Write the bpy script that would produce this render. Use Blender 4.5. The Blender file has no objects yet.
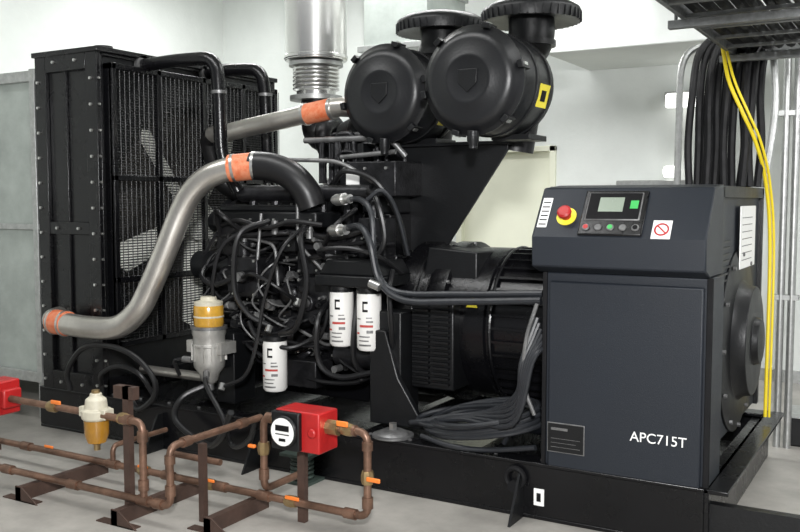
import bpy, bmesh, math, random
from mathutils import Vector, Matrix
random.seed(7)
SC=bpy.context.scene
# ---------------------------------------------------------------- materials
def mat(name,col,rough=.5,metal=0.0,var=0.0,scale=6,bump=0.0,bscale=40,col2=None,emit=0,trans=0,coat=0,stretch=None,spec=.5):
    m=bpy.data.materials.new(name); m.use_nodes=True
    nt=m.node_tree; b=nt.nodes['Principled BSDF']
    b.inputs['Base Color'].default_value=(*col,1); b.inputs['Roughness'].default_value=rough
    b.inputs['Metallic'].default_value=metal; b.inputs['Specular IOR Level'].default_value=spec
    if coat: b.inputs['Coat Weight'].default_value=coat; b.inputs['Coat Roughness'].default_value=.15
    if trans: b.inputs['Transmission Weight'].default_value=trans
    if emit:
        b.inputs['Emission Color'].default_value=(*col,1); b.inputs['Emission Strength'].default_value=emit
    tc=nt.nodes.new('ShaderNodeTexCoord'); mp=nt.nodes.new('ShaderNodeMapping')
    nt.links.new(tc.outputs['Object'],mp.inputs['Vector'])
    if stretch: mp.inputs['Scale'].default_value=stretch
    if var or col2:
        n=nt.nodes.new('ShaderNodeTexNoise'); n.inputs['Scale'].default_value=scale; n.inputs['Detail'].default_value=8
        n.inputs['Roughness'].default_value=.65
        r=nt.nodes.new('ShaderNodeValToRGB'); r.color_ramp.elements[0].position=.35; r.color_ramp.elements[1].position=.68
        c2=col2 if col2 else tuple(c*(1-var) for c in col)
        r.color_ramp.elements[0].color=(*c2,1); r.color_ramp.elements[1].color=(*col,1)
        nt.links.new(mp.outputs['Vector'],n.inputs['Vector']); nt.links.new(n.outputs['Fac'],r.inputs['Fac'])
        nt.links.new(r.outputs['Color'],b.inputs['Base Color'])
        mr=nt.nodes.new('ShaderNodeMapRange'); mr.inputs['To Min'].default_value=min(1,rough*1.25); mr.inputs['To Max'].default_value=rough*.8
        nt.links.new(n.outputs['Fac'],mr.inputs['Value']); nt.links.new(mr.outputs['Result'],b.inputs['Roughness'])
    if bump:
        n2=nt.nodes.new('ShaderNodeTexNoise'); n2.inputs['Scale'].default_value=bscale; n2.inputs['Detail'].default_value=5
        bp=nt.nodes.new('ShaderNodeBump'); bp.inputs['Strength'].default_value=bump; bp.inputs['Distance'].default_value=.01
        nt.links.new(mp.outputs['Vector'],n2.inputs['Vector']); nt.links.new(n2.outputs['Fac'],bp.inputs['Height'])
        nt.links.new(bp.outputs['Normal'],b.inputs['Normal'])
    return m
BLK=mat('black_gloss_paint',(.0045,.0045,.0055),.26,0,.4,5,.10,60,spec=.40)
BLK2=mat('black_satin_paint',(.0065,.007,.008),.40,0,.45,9,.12,90,spec=.38)
BLKM=mat('matte_black',(.005,.005,.006),.7,0,.3,8,spec=.25)
CORE=mat('radiator_core_fins',(.045,.038,.032),.6,.2,.5,4,.3,120)
DRM=mat('filter_drum_black_paint',(.010,.0105,.012),.36,0,.3,4,.06,80,spec=.4)
CAB=mat('cabinet_charcoal_paint',(.014,.0175,.024),.45,0,.12,3,.12,250,spec=.38)
RUB=mat('black_rubber',(.009,.009,.010),.38,0,.3,20,spec=.45)
RUBM=mat('matte_cable_sheath',(.008,.008,.009),.6,0,.3,20,spec=.3)
CBL=mat('dark_grey_cable_sheath',(.020,.022,.026),.40,0,.3,20,spec=.5)
ENG=mat('engine_dark_metal',(.024,.024,.027),.32,.4,.75,12,.3,50)
GRY=mat('grey_cast_metal',(.25,.25,.25),.42,.6,.5,14,.2,60)
STL=mat('brushed_stainless',(.68,.65,.60),.30,.86,.28,5,.04,60)
CHR=mat('polished_aluminium_cladding',(.78,.78,.76),.24,.9,.15,4)
GAL=mat('galvanised_steel',(.5,.51,.5),.42,.8,.25,25)
DGL=mat('dull_galvanised_steel',(.30,.31,.31),.5,.6,.3,25)
BOLT=mat('zinc_bolt',(.62,.62,.6),.3,.9,.2,30)
COP=mat('weathered_copper_pipe',(.27,.155,.105),.40,.55,.6,9,.1,60)
BRS=mat('brass',(.42,.30,.15),.35,.8,.35,15)
BRK=mat('brown_painted_steel',(.085,.05,.038),.55,.2,.4,9)
ORG=mat('orange_silicone_coupling',(.60,.11,.03),.5,0,0,30,col2=(.68,.26,.14))
ORV=mat('orange_valve_lever',(.80,.20,.03),.4)
RED=mat('red_paint',(.45,.015,.015),.38,0,.25,10)
RDD=mat('red_print',(.45,.05,.04),.5,0,.15,10)
WHT=mat('white_enamel',(.80,.79,.76),.35,0,.05,8)
WLB=mat('white_label',(.85,.85,.83),.5,0,.03,30)
AMB=mat('amber_plastic_bowl',(.42,.20,.02),.2,0,.3,10,coat=.5)
CRM=mat('cream_filter_head',(.62,.58,.46),.4,0,.2,12)
ALU=mat('cast_aluminium_body',(.55,.54,.51),.36,.6,.3,12,.1,60)
FAN=mat('fan_blade_cream',(.85,.85,.78),.5,0,.15,6)
YEL=mat('yellow_sleeve',(.85,.66,.02),.4,0,.1,10)
YLB=mat('yellow_label',(.85,.72,.05),.5,0,.05,30)
LCD=mat('lcd_screen_green_grey',(.25,.30,.24),.25,0,.1,8)
GRN=mat('green_marking',(.05,.45,.10),.5,0,.1,9)
SPR=mat('spring_green_paint',(.07,.10,.085),.5,.2,.4,15)
WALL=mat('painted_plaster_wall',(.80,.83,.80),.8,0,.10,1.2,.15,30)
CEIL=mat('ceiling_concrete_paint',(.70,.72,.69),.85,0,.10,1.5,.1,25)
FLR=mat('dusty_concrete_floor',(.43,.41,.375),.40,0,.36,2.6,.08,25)
CRW=mat('lit_doorway_cream',(.82,.83,.68),.6,0,.05,2)  # frame colour, also paints the brightness of the lit room beyond
DUC=mat('duct_grey_green_sheet',(.42,.46,.43),.45,.35,.25,4,.1,30)
LMP=mat('lamp_diffuser',(1,1,.96),.5,emit=3)
# ---------------------------------------------------------------- builders
def grp(name,loc=(0,0,0)):
    e=bpy.data.objects.new(name,None); e.location=loc; e.empty_display_size=.1
    bpy.context.collection.objects.link(e); return e
def catmull(pts,k=8):
    P=[Vector(p) for p in pts]
    if len(P)<3: return P
    out=[]; Q=[P[0]*2-P[1]]+P+[P[-1]*2-P[-2]]
    for i in range(1,len(Q)-2):
        a,b,c,d=Q[i-1],Q[i],Q[i+1],Q[i+2]
        for j in range(k):
            t=j/k
            out.append(.5*((2*b)+(-a+c)*t+(2*a-5*b+4*c-d)*t*t+(-a+3*b-3*c+d)*t**3))
    out.append(P[-1]); return out
def fillet(pts,rad,k=6):
    P=[Vector(p) for p in pts]; out=[P[0]]
    for i in range(1,len(P)-1):
        a=(P[i-1]-P[i]); b=(P[i+1]-P[i]); r=min(rad,a.length*.49,b.length*.49)
        s=P[i]+a.normalized()*r; e=P[i]+b.normalized()*r
        for j in range(k+1):
            t=j/k; out.append((1-t)**2*s+2*t*(1-t)*P[i]+t*t*e)
    out.append(P[-1]); return out
class B:
    def __init__(s): s.bm=bmesh.new()
    def box(s,x0,x1,y0,y1,z0,z1,M=None):
        vs=[s.bm.verts.new(M@Vector((x,y,z)) if M else (x,y,z)) for x in(x0,x1) for y in(y0,y1) for z in(z0,z1)]
        for f in((0,1,3,2),(4,6,7,5),(0,4,5,1),(2,3,7,6),(0,2,6,4),(1,5,7,3)): s.bm.faces.new([vs[i] for i in f])
        return s
    def ring(s,c,u,v,r,n): return [s.bm.verts.new(c+u*(r*math.cos(2*math.pi*i/n))+v*(r*math.sin(2*math.pi*i/n))) for i in range(n)]
    def sweep(s,pts,r,n=10,cap=True):
        P=[Vector(p) for p in pts]; rs=r if isinstance(r,(list,tuple)) else [r]*len(P)
        T=[((P[min(i+1,len(P)-1)]-P[max(i-1,0)]).normalized()) for i in range(len(P))]
        ref=Vector((0,0,1)) if abs(T[0].z)<.9 else Vector((0,1,0))
        u=T[0].cross(ref).normalized(); prev=None
        for i,p in enumerate(P):
            u=(u-T[i]*u.dot(T[i])).normalized(); v=T[i].cross(u)
            R=s.ring(p,u,v,max(rs[i],1e-5),n)
            if prev:
                for j in range(n): s.bm.faces.new([prev[j],prev[(j+1)%n],R[(j+1)%n],R[j]])
            elif cap: s.bm.faces.new(R[::-1])
            prev=R
        if cap: s.bm.faces.new(prev)
        return s
    def cyl(s,p0,p1,r,r2=None,n=20): return s.sweep([p0,p1],[r,r if r2 is None else r2],n)
    def tube(s,pts,r,n=10,k=8): return s.sweep(catmull(pts,k),r,n)
    def pipe(s,pts,r,rad=.1,n=12): return s.sweep(fillet(pts,rad),r,n)
    def rev(s,o,ax,prof,n=32):
        o=Vector(o); ax=Vector(ax).normalized()
        ref=Vector((0,0,1)) if abs(ax.z)<.9 else Vector((0,1,0))
        u=ax.cross(ref).normalized(); v=ax.cross(u); prev=None
        for i,(h,r) in enumerate(prof):
            R=s.ring(o+ax*h,u,v,max(r,1e-4),n)
            if prev:
                for j in range(n): s.bm.faces.new([prev[j],prev[(j+1)%n],R[(j+1)%n],R[j]])
            else: s.bm.faces.new(R[::-1])
            prev=R
        s.bm.faces.new(prev); return s
    def torus(s,o,ax,R,r,n=28,m=8,a0=0,a1=360):
        o=Vector(o); ax=Vector(ax).normalized(); ref=Vector((0,0,1)) if abs(ax.z)<.9 else Vector((0,1,0))
        u=ax.cross(ref).normalized(); v=ax.cross(u)
        pts=[o+u*(R*math.cos(math.radians(a0+(a1-a0)*i/n)))+v*(R*math.sin(math.radians(a0+(a1-a0)*i/n))) for i in range(n+1)]
        return s.sweep(pts,r,m)
    def prism(s,poly,axis,a,b):
        def P(q,h):
            return (h,q[0],q[1]) if axis=='x' else (q[0],h,q[1]) if axis=='y' else (q[0],q[1],h)
        A=[s.bm.verts.new(P(q,a)) for q in poly]; C=[s.bm.verts.new(P(q,b)) for q in poly]; n=len(poly)
        s.bm.faces.new(A[::-1]); s.bm.faces.new(C)
        for i in range(n): s.bm.faces.new([A[i],A[(i+1)%n],C[(i+1)%n],C[i]])
        return s
    def bolt(s,p,ax,r=.012,h=.012):
        p=Vector(p); ax=Vector(ax).normalized(); return s.sweep([p-ax*.003,p+ax*h],[r,r],6)
    def out(s,name,m,parent=None,bev=0,angle=35):
        bm=s.bm; bmesh.ops.recalc_face_normals(bm,faces=bm.faces)
        me=bpy.data.meshes.new(name); bm.to_mesh(me); bm.free()
        me.polygons.foreach_set('use_smooth',[True]*len(me.polygons)); me.set_sharp_from_angle(angle=math.radians(angle))
        me.materials.append(m)
        o=bpy.data.objects.new(name,me); bpy.context.collection.objects.link(o)
        if parent: o.parent=parent; o.location=-parent.location
        if bev:
            bv=o.modifiers.new('bev','BEVEL'); bv.width=bev; bv.segments=2; bv.limit_method='ANGLE'; bv.angle_limit=math.radians(40)
        return o
def text(body,size,M,m,parent,name,ext=.001):
    c=bpy.data.curves.new(name,'FONT'); c.body=body; c.size=size; c.extrude=ext; c.align_x='CENTER'; c.align_y='CENTER'
    o=bpy.data.objects.new(name+'_tmp',c); bpy.context.collection.objects.link(o)
    bpy.context.view_layer.update()
    me=bpy.data.meshes.new_from_object(o.evaluated_get(bpy.context.evaluated_depsgraph_get()))
    bpy.data.objects.remove(o); me.transform(M); me.materials.clear(); me.materials.append(m)
    ob=bpy.data.objects.new(name,me); bpy.context.collection.objects.link(ob); ob.parent=parent; ob.location=-parent.location
    return ob
RX=Matrix.Rotation(math.pi/2,4,'X')
# ---------------------------------------------------------------- room
HC=3.9
B().box(-7,3,-2,8,-.1,0).out('floor',FLR)
w=B(); 
w.box(-7,-4.02,8,8.15,0,HC).box(-3.0,3,8,8.15,0,HC).box(-4.02,-3.0,8,8.15,2.0,HC); w.out('wall_back',WALL)
B().box(-7.15,-7,-2,8.15,0,HC).out('wall_left',WALL)
B().box(-7.15,3,1.5,8.15,HC,HC+.1).out('ceiling',CEIL)
B().box(-2.7,3,6.9,8,2.66,3.2).out('trim_1',WALL,bev=.01)
B().box(-1.9,-1.3,3.2,6.9,3.05,HC).out('trim_2',CEIL,bev=.01)
B().box(-7,3,7.97,8,0,.1).out('baseboard_back',GAL)
d=grp('door_1',(-3.5,8.05,0))
B().box(-4.0,-3.02,8.04,8.09,0.005,1.98).out('lit_room_panel',CRW,d,.004)  # flat cream panel standing in for the lit room behind the opening
B().box(-4.02,-3.96,7.97,8.1,0,2.0).box(-3.06,-3.0,7.97,8.1,0,2.0).box(-4.02,-3.0,7.97,8.1,1.95,2.0).out('frame',CRW,d,.004)
B().box(.2,3,6.5,6.6,0,HC).out('wall_right_return',WALL)
l=grp('wall_lamp',(-1.7,7.9,2.3)); B().box(-2.0,-1.55,7.9,7.99,2.34,2.42).out('housing',GAL,l,.006); B().box(-1.98,-1.57,7.84,7.9,2.28,2.4).out('tube',LMP,l,.02)
l=grp('wall_lamp.001',(-2.1,7.9,1.7)); B().box(-2.4,-1.75,7.88,7.99,1.62,1.67).out('shelf_plate',GAL,l,.006)
B().cyl((-1.98,7.86,1.74),(-1.85,7.86,1.74),.05).out('globe',LMP,l,.02)
l=grp('ventilation_duct',(-3.9,6.9,3.2)); B().box(-4.15,-3.55,6.5,7.2,2.75,HC-.001).out('duct_drop',DUC,l,.006)
B().box(-4.19,-3.51,6.46,7.24,2.73,2.78).box(-4.17,-3.53,6.48,7.22,3.2,3.23).out('duct_flanges',GAL,l,.003)
# ---------------------------------------------------------------- base skid
g=grp('generator_base_frame',(-2.9,4.8,0))
b=B()
for y0,s in((3.92,1),(5.6,-1)):
    ya,yb=sorted((y0,y0+.012*s)); b.box(-5.06,-.79,ya,yb,.02,.26)
    ya,yb=sorted((y0,y0+.11*s)); b.box(-5.06,-.79,ya,yb,.25,.27).box(-5.06,-.79,ya,yb,.0,.02)
for x in(-5.04,-4.5,-3.9,-3.3,-2.6,-1.9,-1.3,-.82): b.box(x-.03,x+.03,3.95,5.57,.03,.245)
for x in(-4.7,-4.2,-3.6,-3.05,-2.3,-1.6,-1.0): b.box(x-.006,x+.006,3.925,4.03,.02,.25)
b.box(-.79,-.77,3.92,5.6,.0,.27).box(-.79,-.69,3.92,5.6,.25,.27)
b.box(-5.0,-.8,4.2,5.3,.10,.14)
b.out('frame_rails',BLK,g,.004)
b=B()
for x in(-3.95,-3.2,-1.62): b.prism([(3.76,0.0),(3.92,0.0),(3.92,.22),(3.88,.22)],'x',x-.006,x+.006)
b.box(-.79,-.3,3.95,4.0,.02,.2)
b.out('gussets',BLK2,g)
b=B()
for i in range(18): b.bolt((-4.9+i*.24,3.97,.27),(0,0,1),.010,.008)
b.out('flange_bolts',GRY,g)
b=B(); b.torus((-1.65,3.9,.19),(0,1,0),.045,.014); b.cyl((-1.65,3.88,.15),(-1.65,3.93,.15),.03)
b.out('lifting_shackle',BLKM,g)
B().box(-1.56,-1.51,3.915,3.92,.07,.15).out('label_plate',WLB,g); B().box(-1.545,-1.525,3.912,3.915,.09,.13).out('label_mark',BLKM,g)
b=B()
for x in(-2.85,): 
    for i in range(5): b.torus((x,3.84,.03+.025*i),(0,0,1),.055,.011,n=18,m=6)
    b.box(x-.09,x+.09,3.76,3.92,.145,.16).box(x-.09,x+.09,3.76,3.92,.0,.015); b.cyl((x,3.84,.16),(x,3.84,.22),.012,n=8)
b.out('spring_isolators',SPR,g)
# ---------------------------------------------------------------- radiator
g=grp('radiator',(-4.72,4.8,.27)); x0,x1,y0,y1,z0,z1=-5.02,-4.45,3.92,5.68,.27,2.43
B().box(x0,x0+.20,y0+.06,y1-.06,z0+.02,z1-.05).out('core',CORE,g)
b=B()
b.box(x0,x1,y0+.03,y0+.05,z0,z1).box(x0,x1,y1-.05,y1-.03,z0,z1).box(x0,x1,y0+.03,y1-.03,z1-.04,z1-.02)
b.box(x0,x1,y0+.03,y1-.03,z0,z0+.1)
for xa in(x0,x1-.10): b.box(xa,xa+.10,y0,y0+.03,z0,z1).box(xa,xa+.10,y1-.03,y1,z0,z1)
b.box(x0+.1,x1-.1,y0+.0,y0+.03,z1-.12,z1).box(x0+.1,x1-.1,y0,y0+.03,z0,z0+.12).box(x0+.1,x1-.1,y0+.005,y0+.03,1.28,1.36)
b.box(x0-.02,x1+.02,y0-.01,y1+.01,z1-.02,z1+.012)
b.box(x0+.26,x0+.28,y0+.01,y0+.03,z0+.1,z1-.1)
b.out('side_frames',BLK,g,.004)
b=B(); b.rev((-4.75,4.25,z1),(0,0,1),[(0,.05),(.05,.05),(.05,.065),(.08,.06)]); b.rev((-4.6,5.3,z1),(0,0,1),[(0,.05),(.05,.05),(.05,.065),(.08,.06)])
b.out('filler_caps',BLK2,g)
b=B(); cy,cz,R=4.8,1.35,.80; N=48
for sx in(x1-.02,):
    ring=[];sq=[]
    for i in range(N):
        a=2*math.pi*i/N; c,s_=math.cos(a),math.sin(a)
        ring.append((cy+R*c,cz+R*s_)); k=min((.85/abs(c)) if abs(c)>1e-6 else 9,((z1-.03-cz if s_>0 else cz-z0-.02)/abs(s_)) if abs(s_)>1e-6 else 9)
        sq.append((cy+k*c,cz+k*s_))
    A=[b.bm.verts.new((sx,*q)) for q in ring]; C=[b.bm.verts.new((sx,*q)) for q in sq]; D=[b.bm.verts.new((sx-.2,*q)) for q in ring]
    for i in range(N):
        j=(i+1)%N; b.bm.faces.new([A[i],A[j],C[j],C[i]]); b.bm.faces.new([A[i],A[j],D[j],D[i]])
b.out('fan_shroud',BLK2,g)
b=B(); b.cyl((-4.62,cy,cz),(-4.42,cy,cz),.14)
for i in range(5):
    a=i*math.pi*2/5+math.radians(38)
    M=Matrix.Translation((-4.50,cy,cz))@Matrix.Rotation(a,4,'X')@Matrix.Rotation(math.radians(26),4,'Z')
    b.prism([(-.07,.12),(.07,.12),(.11,.70),(.02,.76),(-.08,.72)],'x',-.006,.006)
    for v in list(b.bm.verts)[-10:]: v.co=M@v.co
b.out('fan_blades',FAN,g)
b=B(); xg=x1+.05
def wire(p,q,r=.0028): b.sweep([p,q],r,4)
z=z0+.34
while z<z1-.12: wire((xg,y0+.1,z),(xg,y1-.05,z),.0035); z+=.0175
y=y0+.1
while y<y1: wire((xg,y,z0+.33),(xg,y,z1-.1),.0032); y+=.04
b.out('fan_guard_mesh',BLK2,g)
b=B(); 
for y in(y0+.07,y0+.45,y0+.88,y0+1.3,y1-.08): b.box(xg-.02,xg+.012,y,y+.035,z0+.3,z1-.08)
for z in(z0+.3,.98,1.62,z1-.12): b.box(xg-.02,xg+.012,y0+.07,y1-.05,z,z+.035)
b.box(x1-.02,xg,y0+.07,y0+.09,z0+.3,z1-.08).box(x1-.02,xg,y0+.07,y1-.05,z1-.12,z1-.085)
b.out('guard_frame',BLK,g,.003)
b=B(); z=z0+.06
while z<z1-.03:
    for x in(x0+.03,x1-.05): b.bolt((x,y0,z),(0,-1,0),.010)
    b.bolt((x1,y0+.015,z),(1,0,0),.008)
    z+=.16
for x in(x0+.18,x0+.38): 
    for z in(z0+.05,z1-.06,1.32): b.bolt((x,y0,z),(0,-1,0),.010)
for y in range(9): b.bolt((x1+.02,y0+.1+y*.19,z1-.1),(1,0,0),.009)
b.out('bolts',BOLT,g)
# ---------------------------------------------------------------- discharge duct
g=grp('air_discharge_duct',(-6,4.8,.2))
B().box(-6.99,-5.08,4.02,5.6,.3,2.32).out('duct_body',DUC,g,.01)
b=B()
for x in(-6.2,-5.65,-5.16): b.box(x,x+.05,3.98,5.64,.27,2.36)
b.box(-6.98,-5.1,3.985,4.02,2.28,2.35).box(-6.98,-5.1,3.985,4.02,.27,.34).box(-6.98,-5.1,3.99,4.02,1.3,1.34)
b.out('duct_flanges',GAL,g,.004)
b=B()
for x in(-6.6,-5.3): b.box(x,x+.06,4.1,4.16,0,.3).box(x,x+.06,5.4,5.46,0,.3)
b.out('duct_legs',GAL,g)
# ---------------------------------------------------------------- engine
g=EG=grp('diesel_engine',(-3.2,4.75,.3))
b=B(); b.box(-3.72,-2.58,4.43,5.08,.55,1.18)
b.prism([(4.5,.30),(5.0,.30),(5.06,.55),(4.44,.55)],'x',-3.6,-2.7)
for i in range(6):
    xx=-3.62+i*.175; b.box(xx-.075,xx+.075,4.46,5.04,1.18,1.42)
    b.box(xx-.06,xx+.06,4.39,4.45,.86,1.08); b.box(xx-.012+.087,xx+.012+.087,4.40,4.44,.56,1.16)
b.box(-3.72,-2.58,4.38,4.45,.55,.62).box(-3.72,-2.58,4.38,4.45,1.12,1.19)
b.rev((-3.86,4.75,.85),(1,0,0),[(0,.3),(.03,.34),(.14,.36)]); b.box(-3.82,-3.70,4.42,5.08,.6,1.45)
b.rev((-2.60,4.75,.8),(1,0,0),[(0,.40),(.03,.46),(.16,.46),(.17,.44),(.22,.44)],n=40)
b.out('cylinder_block',BLK,g,.008)
b=B()
for i in range(6):
    xx=-3.62+i*.175; b.box(xx-.07,xx+.07,4.50,4.82,1.42,1.53); b.box(xx-.05,xx+.05,4.55,4.77,1.53,1.56)
    b.box(xx-.07,xx+.07,4.86,5.02,1.42,1.5)
b.box(-3.80,-3.02,4.22,4.48,1.34,1.43).box(-3.78,-3.10,4.26,4.46,1.43,1.47)
b.out('rocker_covers',BLK2,g,.012)
b=B()
b.pipe([(-3.72,4.40,1.54),(-2.75,4.40,1.54)],.05,n=16); 
for i in range(6):
    xx=-3.62+i*.175; b.pipe([(xx,4.40,1.5),(xx,4.40,1.36),(xx,4.50,1.30)],.028,.05,10)
b.box(-2.98,-2.60,4.40,4.85,1.52,1.72)
b.rev((-3.0,4.62,1.62),(-1,0,0),[(0,.09),(.05,.08),(.12,.06)])
b.out('intake_manifold',ENG,g,.008)
b=B(); b.pipe([(-3.65,5.12,1.4),(-2.8,5.12,1.4)],.07,n=14)
b.pipe([(-3.2,5.12,1.4),(-3.2,5.1,1.75),(-3.3,5.0,1.85)],.07,.1)
b.torus((-3.08,4.85,1.9),(1,0,0),.12,.06,n=24,m=12); b.rev((-3.25,4.85,1.9),(1,0,0),[(0,.09),(.1,.13),(.2,.13),(.32,.07)])
b.torus((-3.38,4.9,1.9),(1,0,0),.10,.055,n=24,m=12)
b.pipe([(-3.38,4.98,1.9),(-3.57,5.0,1.92),(-3.57,5.0,2.16)],.10,.1,16)
b.pipe([(-3.0,4.8,1.92),(-2.75,4.8,1.98),(-2.6,4.9,2.05)],.085,.08,16)
b.out('turbocharger',ENG,g)
b=B(); b.cyl((-4.3,4.8,1.35),(-3.8,4.8,1.35),.07); b.rev((-4.12,4.8,1.35),(1,0,0),[(0,.17),(.02,.17),(.03,.15),(.06,.15),(.07,.17),(.1,.17)])
b.rev((-4.12,4.75,.82),(1,0,0),[(0,.2),(.02,.2),(.03,.18),(.06,.18),(.07,.2),(.1,.2),(.26,.1)])
b.rev((-4.12,4.45,1.08),(1,0,0),[(0,.09),(.1,.09),(.12,.05),(.3,.05)])
b.out('front_pulleys',BLK2,g)
b=B(); b.sweep([(-4.07,4.63,1.35),(-4.07,4.56,.82)],.012,6).sweep([(-4.07,4.97,1.35),(-4.07,4.95,.82)],.012,6).sweep([(-4.03,4.37,1.08),(-4.03,4.58,.70)],.012,6).sweep([(-4.03,4.40,1.15),(-4.03,4.7,1.48)],.012,6)
b.out('drive_belts',RUB,g)
b=B()
b.box(-3.62,-3.42,4.18,4.42,.92,1.16); b.cyl((-3.75,4.28,1.02),(-3.62,4.28,1.02),.075); b.cyl((-3.42,4.28,1.06),(-3.33,4.28,1.06),.06)
b.cyl((-3.55,4.22,1.16),(-3.55,4.22,1.25),.04); b.cyl((-3.48,4.18,1.05),(-3.48,4.1,1.05),.035); b.box(-3.60,-3.52,4.12,4.2,.95,1.05)
b.box(-3.22,-2.98,4.30,4.42,.78,1.05); b.box(-3.24,-2.96,4.33,4.40,1.06,1.30)
b.cyl((-3.12,4.25,.9),(-3.12,4.33,.9),.05)
b.cyl((-2.92,4.30,.62),(-2.58,4.30,.62),.075); b.cyl((-2.86,4.24,.74),(-2.64,4.24,.74),.035)
b.box(-2.8,-2.62,4.32,4.44,1.15,1.4)
b.cyl((-3.75,4.36,.72),(-3.45,4.36,.72),.055); b.box(-3.45,-3.25,4.3,4.44,.6,.8)
b.prism([(-3.78,1.2),(-3.6,1.2),(-3.55,1.33),(-3.72,1.42)],'y',4.22,4.4)
b.box(-3.35,-3.05,4.25,4.43,.40,.56).box(-2.9,-2.62,4.22,4.43,.86,1.0)
b.rev((-3.30,4.44,1.24),(0,-1,0),[(0,.075),(.10,.075),(.11,.06),(.14,.055)]).rev((-3.68,4.30,1.22),(0,-1,0),[(0,.06),(.08,.06),(.09,.04)]).rev((-3.30,4.44,.94),(0,-1,0),[(0,.07),(.12,.07),(.14,.05)])
b.out('fuel_pump_and_starter',ENG,g,.008)
b=B(); 
b.box(-2.92,-2.50,4.06,4.40,1.03,1.09); b.prism([(-2.92,1.09),(-2.50,1.09),(-2.55,1.17),(-2.87,1.17)],'y',4.1,4.4)
b.rev((-2.80,4.15,1.0),(0,0,1),[(0,.07),(.06,.07)]); b.rev((-2.62,4.15,1.0),(0,0,1),[(0,.07),(.06,.07)])
b.box(-2.58,-2.42,4.15,4.35,.33,.9); b.prism([(-2.6,.29),(-2.25,.29),(-2.42,.55),(-2.5,.8),(-2.6,.8)],'y',4.12,4.16)
b.box(-3.72,-3.58,4.15,4.35,.27,.7)
b.out('filter_head_and_mounts',BLK2,g,.008)
random.seed(21); bd=B(); bg=B(); bs=B()
for i in range(130):
    x=random.uniform(-3.78,-2.62); z=random.choice((random.uniform(.5,1.35),random.uniform(.62,1.3))); L=random.uniform(.04,.22)
    if -2.95<x<-2.5 and .6<z<1.1: L=min(L,.06)
    r=random.uniform(.012,.042); k=i%5; yb=4.40
    if k in(0,1): bd.cyl((x,yb+.02,z),(x,yb-L,z),r,n=12); bd.bolt((x,yb-L,z),(0,-1,0),r*.6,.015)
    elif k==2: bd.box(x-r*1.3,x+r*1.3,yb-L*.8,yb+.02,z-r,z+r); bs.bolt((x,yb-L*.8,z),(0,-1,0),.007,.006)
    elif k==3:
        bg.cyl((x,yb+.02,z),(x,yb-L,z),r*.55,n=10); bg.cyl((x,yb-L*.7,z),(x,yb-L*.7-.02,z),r*.9,n=6)
    else:
        bd.pipe([(x,yb+.02,z),(x,yb-L*.8,z),(x+random.choice((-1,1))*.07,yb-L*.8,z-.04)],r*.6,.03,8)
        bs.cyl((x,yb-L*.4,z),(x,yb-L*.4-.015,z),r*.85,n=6)
for i in range(30):
    x=random.uniform(-3.75,-2.62); z=random.uniform(1.56,1.66); y=random.uniform(4.52,4.8)
    bd.cyl((x,y,1.5),(x,y,z),.02,n=10); bs.bolt((x,y,z),(0,0,1),.012,.01)
for i in range(14):
    x=random.uniform(-3.3,-2.7); y=random.uniform(4.46,4.6); z=random.uniform(1.74,1.9)
    bd.pipe([(x,y,1.6),(x,y,z),(x+.12,y,z),(x+.14,y,1.6)],random.uniform(.008,.018),.04,8)
bd.out('side_castings',ENG,g,.003); bg.out('sensors_and_plugs',GRY,g); bs.out('banjo_fittings',BOLT,g)
b=B()
random.seed(3)
for i in range(14):
    xx=-3.68+i*.083; b.bolt((xx,4.38,.585),(0,-1,0),.008).bolt((xx,4.38,1.155),(0,-1,0),.008)
for i in range(6):
    xx=-3.62+i*.175
    for dx in(-.045,.045):
        for z in(.88,1.06): b.bolt((xx+dx,4.39,z),(0,-1,0),.007)
        b.bolt((xx+dx,4.52,1.53),(0,0,1),.008); b.bolt((xx+dx,4.8,1.53),(0,0,1),.008)
        b.bolt((xx+dx,4.5,1.475),(0,-1,0),.007)
for i in range(9): b.bolt((-3.76+i*.088,4.22,1.385),(0,-1,0),.007)
for i in range(16):
    a=i*math.pi/8; b.bolt((-2.60+.02,4.75+.43*math.cos(a),.8+.43*math.sin(a)),(-1,0,0),.011); 
for p in[(-3.2,4.3,.8),(-3.0,4.3,.8),(-3.2,4.3,1.03),(-3.0,4.3,1.03),(-3.22,4.33,1.08),(-2.98,4.33,1.08),(-3.22,4.33,1.28),(-2.98,4.33,1.28),(-3.6,4.18,1.14),(-3.44,4.18,1.14),(-3.6,4.18,.94),(-3.44,4.18,.94),(-2.94,4.4,1.54),(-2.66,4.4,1.54),(-2.94,4.4,1.68),(-2.66,4.4,1.68),(-2.8,4.4,1.68)]: b.bolt(p,(0,-1,0),.009)
b.out('bolts',BOLT,g)
b=B()
for p,q,r in[((-3.48,4.1,1.05),(-3.48,4.06,1.05),.028),((-3.12,4.25,.9),(-3.12,4.22,.9),.03),((-3.3,4.2,1.3),(-3.3,4.2,1.38),.02),((-3.05,4.2,1.28),(-3.05,4.2,1.36),.02),((-3.55,4.22,1.25),(-3.55,4.22,1.3),.022),((-3.66,4.2,.86),(-3.6,4.2,.86),.025),((-3.4,4.15,.82),(-3.35,4.12,.8),.025),((-3.02,4.24,.72),(-2.95,4.24,.72),.02),((-2.86,4.22,.55),(-2.86,4.16,.55),.02)]: b.cyl(p,q,r,n=12)
b.pipe([(-3.0,4.45,1.75),(-2.6,4.40,1.77)],.014); b.pipe([(-3.6,4.3,1.75),(-2.9,4.3,1.72),(-2.75,4.4,1.60)],.012)
b.pipe([(-3.3,4.5,1.86),(-2.7,4.5,1.86),(-2.62,4.55,1.75)],.018)
b.pipe([(-3.15,4.22,1.5),(-3.15,4.22,1.25),(-3.0,4.25,1.1)],.010,.05); b.pipe([(-3.4,4.2,1.42),(-3.4,4.16,1.15)],.010)
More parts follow.
